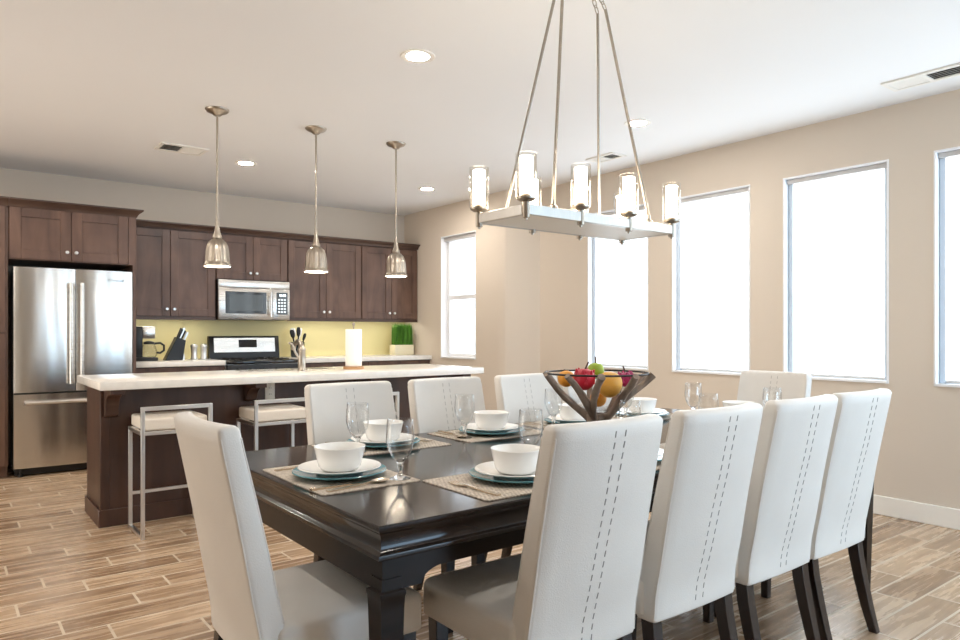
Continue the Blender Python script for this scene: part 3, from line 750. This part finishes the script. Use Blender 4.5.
# paper towels
x, y, z = 2.63, 5.07, ZI
t = thing('paper_towel_holder', 'wood based paper towel holder on the island', 'paper towel holder', (x, y, z))
MB().lathe([(0, 0), (.082, 0), (.084, .006), (.080, .022), (0, .024)], 28, (x, y, z)).build('base', TANW, t)
MB().lathe([(.006, .022), (.006, .345), (.011, .352), (.011, .365), (.004, .374), (0, .375)], 12, (x, y, z)).build('rod', NICKEL, t)
single(MB().lathe([(.02, 0), (.064, 0), (.065, .004), (.065, .291), (.064, .295), (.02, .295), (.02, 0)], 32), 'paper_towel_roll', PAPER, 'white paper towel roll standing on the island counter', 'paper towel roll', (x, y, z+.0243))

# ------------------------------------------------------------------ bar stools
def stool_proto():
    t = thing('bar_stool', '', 'bar stool', (0,0,0), group='low back bar stools at the island')
    w, dp, zt = .195, .17, .785; r = .011
    for s in (-1, 1):
        mb = MB()
        mb.box(s*w-r, s*w+r, -dp-r, -dp+r, 0, zt)           # rear upright, up to the back bar
        mb.box(s*w-r, s*w+r, dp-r, dp+r, .0, .637)           # front upright
        mb.box(s*w-r, s*w+r, -dp+r, dp-r, 0, .022)          # floor runner
        mb.box(s*w-r, s*w+r, -dp+r, dp-r, .615, .637)        # seat rail
        mb.build('side_frame', CHROME, t, bevel=.002)
    MB().box(-w+r, w-r, -dp-r, -dp+r, zt-.024, zt).build('back_bar', CHROME, t, bevel=.002)
    MB().box(-w+r, w-r, dp-r*.8, dp+r*.8, .205, .225).build('foot_rest', CHROME, t, bevel=.002)
    for yy in (-dp, dp): MB().box(-w+r, w-r, yy-r, yy+r, .615, .637).build('seat_rail', CHROME, t, bevel=.002)
    mb = MB(); mb.box(-.184, .184, -.155, .205, .637, .712, .014, 4); mb.build('seat_cushion', STEATH, t)
    return t
p = stool_proto()
for i, (x, lab) in enumerate(((1.145, 'chrome bar stool with cream seat at the island end near the refrigerator'),
                              (1.825, 'chrome bar stool with cream seat below the island outlet'),
                              (2.50, 'chrome bar stool mostly hidden behind the far side dining chairs'))):
    q = p if i == 0 else dup(p, (0,0,0))
    q.location = (x, 4.67, 0); q['label'] = lab

# ------------------------------------------------------------------ dining table
TX0, TX1, TY0, TY1, TZ = .838, 3.55, 1.485, 2.745, .76
t = thing('dining_table', 'long glossy espresso dining table set for ten', 'dining table', ((TX0+TX1)/2, (TY0+TY1)/2, 0))
def rect(ins, z): return [(TX0+ins, TY0+ins, z), (TX1-ins, TY0+ins, z), (TX1-ins, TY1-ins, z), (TX0+ins, TY1-ins, z)]
mb = MB()
prof = [(.03, .672), (.005, .672), (.001, .675), (.0, .680), (.001, .686), (.005, .689), (.009, .691), (.013, .697), (.0145, .706), (.014, .717), (.011, .729), (.006, .740), (.0, .750), (.0, .757), (.003, .76)]
mb.loft([rect(i, z) for i, z in prof])
mb.build('tabletop', TABLE, t, smooth=35)
ai = .022; at = .03
def apron(a0, a1, along, c0, c1):
    z1, zb = .674, (.626 if along == 'x' else .588)
    n = 8; poly = [(a0, z1), (a0, .588), (a0+.115, .588)]
    for i in range(1, n+1):
        u = i/n*PI/2; poly.append((a0+.115+.07*(1-math.cos(u)), .588+(zb-.588)*math.sin(u)))
    for i in range(n, 0, -1):
        u = i/n*PI/2; poly.append((a1-.115-.07*(1-math.cos(u)), .588+(zb-.588)*math.sin(u)))
    poly += [(a1-.115, .588), (a1, .588), (a1, z1)]
    if along == 'x': return MB().prism(poly, 'y', c0, c1)
    return MB().prism(poly, 'x', c0, c1)
apron(TX0+ai, TX1-ai, 'x', TY0+ai, TY0+ai+at).build('apron', APRON, t)
apron(TX0+ai, TX1-ai, 'x', TY1-ai-at, TY1-ai).build('apron', APRON, t)
apron(TY0+ai+at, TY1-ai-at, 'y', TX0+ai, TX0+ai+at).build('apron', APRON, t)
apron(TY0+ai+at, TY1-ai-at, 'y', TX1-ai-at, TX1-ai).build('apron', APRON, t)
for cx in (TX0+.0465, TX1-.0465):
    for cy in (TY0+.0465, TY1-.0465):
        def sq(h, z): return [(cx-h, cy-h, z), (cx+h, cy-h, z), (cx+h, cy+h, z), (cx-h, cy+h, z)]
        MB().loft([sq(.021, 0), (sq(.033, .54)), sq(.0345, .572), sq(.0365, .578), sq(.0365, .588), sq(.028, .591), sq(.028, .62)]).build('leg', APRON, t, smooth=20)

# ------------------------------------------------------------------ dining chairs
def rrect(w, d, r, cx=0, cy=0, n=4):
    pts = []
    for sx, sy, a0 in ((1,1,0), (-1,1,PI/2), (-1,-1,PI), (1,-1,1.5*PI)):
        for i in range(n+1):
            a = a0 + i/n*PI/2
            pts.append((cx+sx*(w-r)+r*math.cos(a), cy+sy*(d-r)+r*math.sin(a)))
    return pts
BP = [(.355, -.216), (.45, -.221), (.53, -.240), (.667, -.262), (.785, -.284), (.90, -.307), (1.0, -.328)]
def back_y(z):
    for (z0, y0), (z1, y1) in zip(BP, BP[1:]):
        if z <= z1: return y0+(y1-y0)*(z-z0)/(z1-z0)
    return BP[-1][1]
def back_sm(z): return (back_y(max(.355, z-.05)) + back_y(z)*2 + back_y(min(1.0, z+.05)))/4
def thick(z): return .074 - .020*max(0, (z-.45)/.55)
def halfw(z): return .212 - .005*max(0, (z-.5)/.5)
def bow(x, w, z): return .026*(1-(x/w)**2)*min(1, max(0.25, (z-.30)/.5))
def chair_proto(stitched=True):
    t = thing('dining_chair', '', 'dining chair', (0,0,0), group='cream leather dining chairs around the table')
    mb = MB()
    # backrest shell: rings with flat faces subdivided across so that the plan curve shows
    def ring(z, inset=0):
        w = halfw(z)-inset; th = thick(z)-2*inset; yb = back_sm(z)+inset; r = min(.014, th*.3)
        pts = []
        N = 10
        xs = [-(w-r)+2*(w-r)*i/N for i in range(N+1)]
        for x in xs: pts.append((x, yb - bow(x, w, z)))                     # rear face
        for a in (.25, .5, .75): pts.append((w-r+r*math.sin(a*PI/2), yb+r-r*math.cos(a*PI/2)-bow(w-r, w, z)))
        pts.append((w, yb+r)); pts.append((w, yb+th-r))
        for a in (.25, .5, .75): pts.append((w-r+r*math.cos(a*PI/2), yb+th-r+r*math.sin(a*PI/2)))
        for x in xs[::-1]: pts.append((x, yb+th - bow(x, w, z)))            # front face
        for a in (.25, .5, .75): pts.append((-(w-r)-r*math.sin(a*PI/2), yb+th-r+r*math.cos(a*PI/2)))
        pts.append((-w, yb+th-r)); pts.append((-w, yb+r))
        for a in (.25, .5, .75): pts.append((-(w-r)-r*math.cos(a*PI/2), yb+r-r*math.sin(a*PI/2)))
        return [(px, py, z) for px, py in pts]
    rings = [ring(.358, .006), ring(.362, .001)]
    nz = 22
    for i in range(nz+1): rings.append(ring(.368 + (.985-.368)*i/nz))
    r1 = ring(.985, .003); rings.append([(a, b2, .993) for a, b2, c in r1])
    r2 = ring(.985, .009); rings.append([(a, b2, .999) for a, b2, c in r2])
    r3 = ring(.985, .015); rings.append([(a, b2, 1.001) for a, b2, c in r3])
    mb.loft(rings)
    # two rows of stitches down the middle of the rear, one seam on the front
    mb.mi = 1
    for sx in ((-.019, .019) if stitched else ()):
        z = .39
        while z < .985:
            L_ = .017
            y0 = back_sm(z)-bow(sx, .22, z); y1 = back_sm(z+L_)-bow(sx, .22, z+L_)
            wd = .0017
            mb.loft([[(sx-wd, y0+.002, z), (sx+wd, y0+.002, z), (sx+wd, y0-.0008, z), (sx-wd, y0-.0008, z)],
                     [(sx-wd+.001, y1+.002, z+L_), (sx+wd+.001, y1+.002, z+L_), (sx+wd+.001, y1-.0008, z+L_), (sx-wd+.001, y1-.0008, z+L_)]])
            f0 = back_sm(z)+thick(z)-bow(sx, .22, z); f1 = back_sm(z+L_)+thick(z+L_)-bow(sx, .22, z+L_)
            if z > .50:
                mb.loft([[(sx-.001, f0-.002, z), (sx+.001, f0-.002, z), (sx+.001, f0+.0006, z), (sx-.001, f0+.0006, z)],
                     [(sx-.001, f1-.002, z+L_), (sx+.001, f1-.002, z+L_), (sx+.001, f1+.0006, z+L_), (sx-.001, f1+.0006, z+L_)]])
            z += .030
    mb.build('backrest', [LEATH, STITCH], t, smooth=50)
    # welt running up both rear edges and over the top
    for s in (-1, 1):
        mb = MB(); mb.tube([(s*(halfw(z)-.004), back_sm(z)+.003, z) for z in [.37+.6*i/16 for i in range(17)]], .0028, 6)
        mb.build('piping', LEATH, t)
        MB().tube([(s*(halfw(z)-.004), back_sm(z)+thick(z)-.004, z) for z in [.49+.48*i/14 for i in range(15)]], .0026, 6).build('piping', LEATH, t)
    # seat
    mb = MB(); rings = []
    for z, ins, in ((.372, .006), (.378, 0), (.462, 0), (.474, .004), (.482, .014), (.487, .035), (.490, .08), (.492, .14)):
        rings.append([(a, b2, z) for a, b2 in rrect(.224-ins, .215-ins*.9, max(.018-ins*.1, .006), 0, .035)])
    mb.loft(rings); mb.build('seat', LEATH, t, smooth=50)
    # legs
    def sq(cx, cy, h, z): return [(cx-h, cy-h, z), (cx+h, cy-h, z), (cx+h, cy+h, z), (cx-h, cy+h, z)]
    for s in (-1, 1):
        MB().loft([sq(s*.186, .212, .016, 0), sq(s*.186, .212, .023, .374)]).build('leg', LEGW, t, bevel=.002)
        MB().loft([sq(s*.184, -.265, .016, 0), sq(s*.185, -.236, .019, .1), sq(s*.186, -.212, .021, .2), sq(s*.186, -.192, .022, .3), sq(s*.186, -.184, .022, .374)]).build('leg', LEGW, t, bevel=.002)
    return t
p = chair_proto(); plain = chair_proto(False)
CH = [(1.386, 1.55, 0, 'cream leather dining chair in the foreground, back to camera, largest of the near row'),
      (1.895, 1.55, 0, 'cream leather dining chair, second from left in the near row'),
      (2.398, 1.55, 0, 'cream leather dining chair, third from left in the near row'),
      (2.85, 1.55, 0, 'cream leather dining chair, rightmost in the near row beside table leg'),
      (1.463, 2.565, PI, 'cream leather dining chair, leftmost of the far row facing the camera'),
      (1.99, 2.565, PI, 'cream leather dining chair, second from left in the far row, facing camera'),
      (2.525, 2.565, PI, 'cream leather dining chair partly behind the fruit bowl, left side showing'),
      (3.04, 2.60, PI, 'cream leather dining chair hidden behind the fruit bowl, far row right end'),
      (.854, 1.92, -PI/2, 'cream leather dining chair at the left head of the table'),
      (3.53, 2.165, PI/2, 'cream leather dining chair at the right head of the table by windows')]
for i, (x, y, rz, lab) in enumerate(CH):
    q = p if i == 0 else plain if i == 8 else dup(p, (0,0,0))
    q.location = (x, y, 0); q.rotation_euler = (0,0,rz); q['label'] = lab

# ------------------------------------------------------------------ place settings
def mat_mesh(): return MB().prism(rrect(.24, .168, .012), 'z', 0, .003)
def fork():
    mb = MB()
    mb.loft([[(x*sx, y, z+.0015*sz) for sx, sz in ((-1,-1),(1,-1),(1,1),(-1,1))] for y, x, z in ((-.10, .006, .0018), (-.05, .0055, .0018), (.0, .003, .003), (.03, .004, .005), (.045, .010, .004), (.055, .011, .003))])
    for k in range(4):
        x = -.009+.006*k
        mb.loft([[(x+.0016*sx, y, z+.0009*sz) for sx, sz in ((-1,-1),(1,-1),(1,1),(-1,1))] for y, z in ((.052, .003), (.075, .0025), (.098, .0045))])
    return mb
def knife():
    mb = MB()
    mb.loft([[(x*sx, y, .0022+h*sz) for sx, sz in ((-1,-1),(1,-1),(1,1),(-1,1))] for y, x, h in ((-.115, .006, .0022), (-.03, .0055, .0022), (.0, .004, .0018), (.005, .008, .0008), (.09, .009, .0006), (.115, .002, .0005))])
    return mb
def spoon():
    mb = MB()
    mb.loft([[(x*sx, y, z+.0013*sz) for sx, sz in ((-1,-1),(1,-1),(1,1),(-1,1))] for y, x, z in ((-.10, .006, .0016), (-.05, .0055, .0016), (.0, .003, .003), (.035, .003, .006), (.045, .005, .005))])
    R = []
    for u, wz in ((.04, .2), (.048, .65), (.06, .95), (.072, 1), (.085, .85), (.095, .5), (.099, .15)):
        w = .017*wz
        R.append([(w, u, .006), (w*.6, u, .0025+.003*(1-wz)), (-w*.6, u, .0025+.003*(1-wz)), (-w, u, .006), (-w*.6, u, .0035+.003*(1-wz)), (w*.6, u, .0035+.003*(1-wz))])
    mb.loft(R); return mb
def dinner_plate(r, rise, flat):
    return MB().lathe([(0, 0), (flat*.7, 0), (flat*.72, .001), (flat, .0012), (r-.004, rise-.003), (r, rise), (r-.002, rise+.003), (r-.010, rise+.001), (flat, .0055), (0, .005)], 48)
def salad_plate():
    return MB().lathe([(0, .002), (.06, .002), (.062, 0), (.07, 0), (.074, .004), (.085, .009), (.130, .0225), (.134, .0255), (.132, .028), (.124, .0265), (.08, .0125), (0, .0105)], 48)
def bowl_mb():
    return MB().lathe([(0, 0), (.045, 0), (.058, .004), (.067, .014), (.073, .035), (.080, .066), (.083, .077), (.082, .079), (.079, .076), (.074, .056), (.068, .034), (.061, .016), (.05, .008), (0, .006)], 48)
def goblet_mb():
    return MB().lathe([(0, 0), (.035, 0), (.036, .002), (.030, .0045), (.012, .009), (.0065, .017), (.0060, .028), (.0085, .038), (.0075, .045), (.012, .055), (.024, .068), (.036, .090), (.0425, .115), (.0432, .135),
                       (.041, .165), (.0385, .19), (.0375, .1905), (.0369, .19), (.0394, .165), (.0415, .135), (.0408, .115), (.0344, .092), (.022, .072), (.010, .063), (0, .061)], 40)
gob = thing('goblet', '', 'glass', group='stemmed water glasses')
MB().lathe([(0, .056), (.012, .057), (.026, .070), (.038, .092), (.0445, .117), (.0455, .135), (.0435, .165), (.041, .19), (.040, .1906), (.0394, .19), (.0418, .165), (.0437, .135), (.0427, .117), (.0362, .094), (.0245, .073), (.011, .061), (0, .060)], 40).build('bowl', BOWLG, gob, local=True, smooth=70)
MB().lathe([(0, 0), (.033, 0), (.034, .002), (.029, .0045), (.014, .009), (.0075, .017), (.0068, .028), (.0100, .038), (.0085, .046), (.013, .055), (.013, .0558), (0, .0558)], 32).build('stem', GLASS, gob, local=True, smooth=60)
protos = dict(
    placemat=single(mat_mesh(), 'placemat', MATW, '', 'placemat', group='woven placemats on the table'),
    charger=single(dinner_plate(.152, .018, .092), 'dinner_plate', TEAL, '', 'plate', group='teal dinner plates'),
    plate=single(salad_plate(), 'salad_plate', CERAM, '', 'plate', group='white plates on the teal plates'),
    bowl=single(bowl_mb(), 'bowl', CERAM, '', 'bowl', group='white bowls on the plates'),
    fork=single(fork(), 'fork', SILVER, '', 'fork', group='forks at the settings'),
    knife=single(knife(), 'table_knife', SILVER, '', 'knife', group='table knives at the settings'),
    spoon=single(spoon(), 'spoon', SILVER, '', 'spoon', group='spoons at the settings'),
    goblet=gob)
for k in ('fork', 'knife', 'spoon'): protos[k].scale = (1.35, 1.1, 1.5)
NAMES = dict(placemat='beige woven placemat', charger='teal dinner plate under a white plate', plate='white plate between bowl and teal plate', bowl='white bowl on stacked plates',
             fork='silver fork', knife='silver table knife', spoon='silver spoon', goblet='clear stemmed water glass')
# seat phrase, mat centre, rotation (diner faces +y at 0), plate centre shift, goblet position in local coords
SET = [('at the left head of the table', 1.035, 2.10, -PI/2, (.18, .125)),
       ('before foreground chair of near row', 1.44, 1.69, 0, (.245, .195)),
       ('before second chair of near row', 1.98, 1.69, 0, (.245, .195)),
       ('before third chair of near row', 2.52, 1.69, 0, (.245, .195)),
       ('before rightmost chair of near row', 3.06, 1.69, 0, (.245, .195)),
       ('before leftmost chair of far row', 1.45, 2.545, PI, (.165, .10)),
       ('before second chair of far row', 2.02, 2.545, PI, (.185, .055)),
       ('before far row chair left of fruit bowl', 2.56, 2.545, PI, (.185, .055)),
       ('before far row chair behind fruit bowl', 3.09, 2.545, PI, (.185, .055)),
       ('at the right head of the table', 3.365, 2.10, PI/2, (.2, .13))]
used = set()
def place(key, lx, ly, dz, cx, cy, rz, ph, lrz=0):
    c, s = math.cos(rz), math.sin(rz)
    loc = (cx + lx*c - ly*s, cy + lx*s + ly*c, TZ + dz)
    q = protos[key] if key not in used else dup(protos[key], (0,0,0))
    used.add(key)
    q.location = loc; q.rotation_euler = (0, 0, rz+lrz); q['label'] = NAMES[key] + ' ' + ph
for i, (ph, cx, cy, rz, g) in enumerate(SET):
    place('placemat', 0, 0, 0, cx, cy, rz, ph)
    px = .02 if i in (1, 2, 3, 4) else (.012 if i == 0 else 0); py = -.002 if i == 0 else .012
    place('charger', px, py, .003, cx, cy, rz, ph)
    place('plate', px, py, .0085, cx, cy, rz, ph)
    place('bowl', px, py, .0206, cx, cy, rz, ph)
    place('fork', -.185, -.035, .003, cx, cy, rz, ph, .04)
    place('knife', .168, -.045, .003, cx, cy, rz, ph, -.02)
    place('spoon', .20, -.03, .003, cx, cy, rz, ph, .10 if i == 0 else 0)
    onmat = abs(g[0]) + .036 < .24 and abs(g[1]) + .036 < .168
    place('goblet', g[0], g[1], .003 if onmat else .0, cx, cy, rz, ph)

# ------------------------------------------------------------------ fruit bowl
FX, FY = 2.262, 2.10
t = thing('fruit_bowl', 'grey driftwood stick bowl with dark rim holding fruit, centre of table', 'fruit bowl', (FX, FY, TZ))
RZ, RR = .280, .224
MB().lathe([(0, 0), (.085, 0), (.09, .006), (.075, .02), (.05, .05), (.045, .085), (.05, .115), (0, .118)], 20, (FX, FY, TZ)).build('base', DRIFT, t)
rnd = random.Random(11)
for k in range(10):
    a = 2*PI*k/10 + .2; a2 = a + .35*(1 if k % 2 else -1)
    P = []
    for i in range(7):
        u = i/6
        r = .030 + (RR+.012-.030)*u; ang = a2 + (a-a2)*u
        wob = .006*math.sin(u*7+k)
        P.append((FX+(r+wob)*math.cos(ang), FY+(r+wob)*math.sin(ang), TZ+.085+(RZ-.075)*u**1.05))
    MB().tube(P, [rnd.uniform(.0125, .0175) for _ in P], 7).build('stick', DRIFT, t, smooth=60)
MB().tube([(FX+RR*math.cos(2*PI*j/40), FY+RR*math.sin(2*PI*j/40), TZ+RZ+.012) for j in range(41)], .0042, 8).build('rim', BLACKM, t)
mb = MB(); mb.lathe([(0, .125), (.07, .128), (.13, .17), (.175, .215), (.20, .25), (.197, .25), (.17, .22), (.125, .176), (.068, .134), (0, .131)], 40, (FX, FY, TZ))
mb.build('glass_liner', THIN, t)
def fruit(kind, m, lab, cat, dx, dy, dz, r, sz=(1,1,1), stem=True, tilt=0, leaves=False):
    f = thing(kind, lab, cat, (FX+dx, FY+dy, TZ+dz-.002), group='fruit in the driftwood bowl')
    f.rotation_euler = (tilt, tilt*.6, dx*9)
    mb = MB()
    prof = []
    for i in range(13):
        a = PI*i/12; rr = r*math.sin(a); zz = -r*math.cos(a)
        if i > 9: zz -= r*.12*(1-math.sin(a))
        prof.append((rr if 0 < i < 12 else 0, zz))
    mb.lathe(prof, 20, (0,0,0), Matrix.Diagonal((*sz, 1))); mb.build('flesh', m, f, local=True, smooth=60)
    if stem:
        MB().tube([(0,0,r*.84*sz[2]), (.003, 0, r*1.05*sz[2]), (.012, .004, r*1.05*sz[2]+.022)], [.005, .004, .0035], 6).build('stem', STEMM, f, local=True)
    if leaves:
        mb = MB()
        for k in range(6):
            a = 2*PI*k/6
            for zz in (-.3, .2, .55):
                rr = r*math.sqrt(1-zz*zz)*.93; aa = a + zz*2
                mb.tube([(rr*math.cos(aa)*sz[0], rr*math.sin(aa)*sz[1], r*zz*sz[2]), (rr*1.10*math.cos(aa)*sz[0], rr*1.10*math.sin(aa)*sz[1], r*zz*sz[2]+.016)], [.009, .003], 5)
        mb.build('scales', m, f, local=True)
fruit('orange', ORANGE, 'round orange at the left side of the fruit bowl', 'fruit', -.084, .103, .268, .038, stem=False)
fruit('dragon_fruit', REDM, 'red scaly fruit with dark stem, left of centre in the bowl', 'fruit', -.064, .012, .270, .046, (1,1,1.08), True, .1, True)
fruit('apple', GREENM, 'green apple at the top back of the fruit bowl', 'fruit', .063, .065, .300, .038, stem=True)
fruit('mango', YELLOWM, 'large golden mango at the centre of the fruit bowl', 'fruit', .0, -.075, .250, .056, (1, .9, 1.05), False, .2)
fruit('orange', ORANGE, 'small orange low in the bowl beneath the golden mango', 'fruit', .02, .01, .180, .036, stem=False)
fruit('dragon_fruit', PURPM, 'magenta scaly fruit with a tall stem, right side of bowl', 'fruit', .107, -.070, .266, .034, (1,1,1), True, -.1, True)
fruit('peach', mat('peach_skin', s2l(226, 150, 110), .6, var=.15, scale=(12,12,12)), 'pale peach between the mango and the magenta fruit', 'fruit', .117, .004, .256, .033, stem=False)

# ------------------------------------------------------------------ world, camera, view
w = bpy.data.worlds.new('overcast_sky'); bpy.context.scene.world = w; w.use_nodes = True
bg = w.node_tree.nodes['Background']; bg.inputs[0].default_value = (.86, .93, 1.0, 1); bg.inputs[1].default_value = 1.6
cam = bpy.data.cameras.new('camera'); co = bpy.data.objects.new('camera', cam); C.objects.link(co)
co.location = (0, 0, 1.23); co.rotation_euler = (PI/2, 0, -math.radians(37.65))
cam.sensor_width = 36; cam.lens = 26.25; cam.shift_y = .0125; cam.clip_start = .05
sc = bpy.context.scene; sc.camera = co
sc.view_settings.view_transform = 'Standard'; sc.view_settings.look = 'None'; sc.view_settings.gamma = 1
sc.view_settings.use_curve_mapping = False; sc.view_settings.exposure = 1.03
cy = sc.cycles
cy.use_denoising = True; cy.max_bounces = 12; cy.diffuse_bounces = 5; cy.glossy_bounces = 5; cy.transmission_bounces = 10; cy.transparent_max_bounces = 16
cy.sample_clamp_indirect = 6; cy.blur_glossy = .6
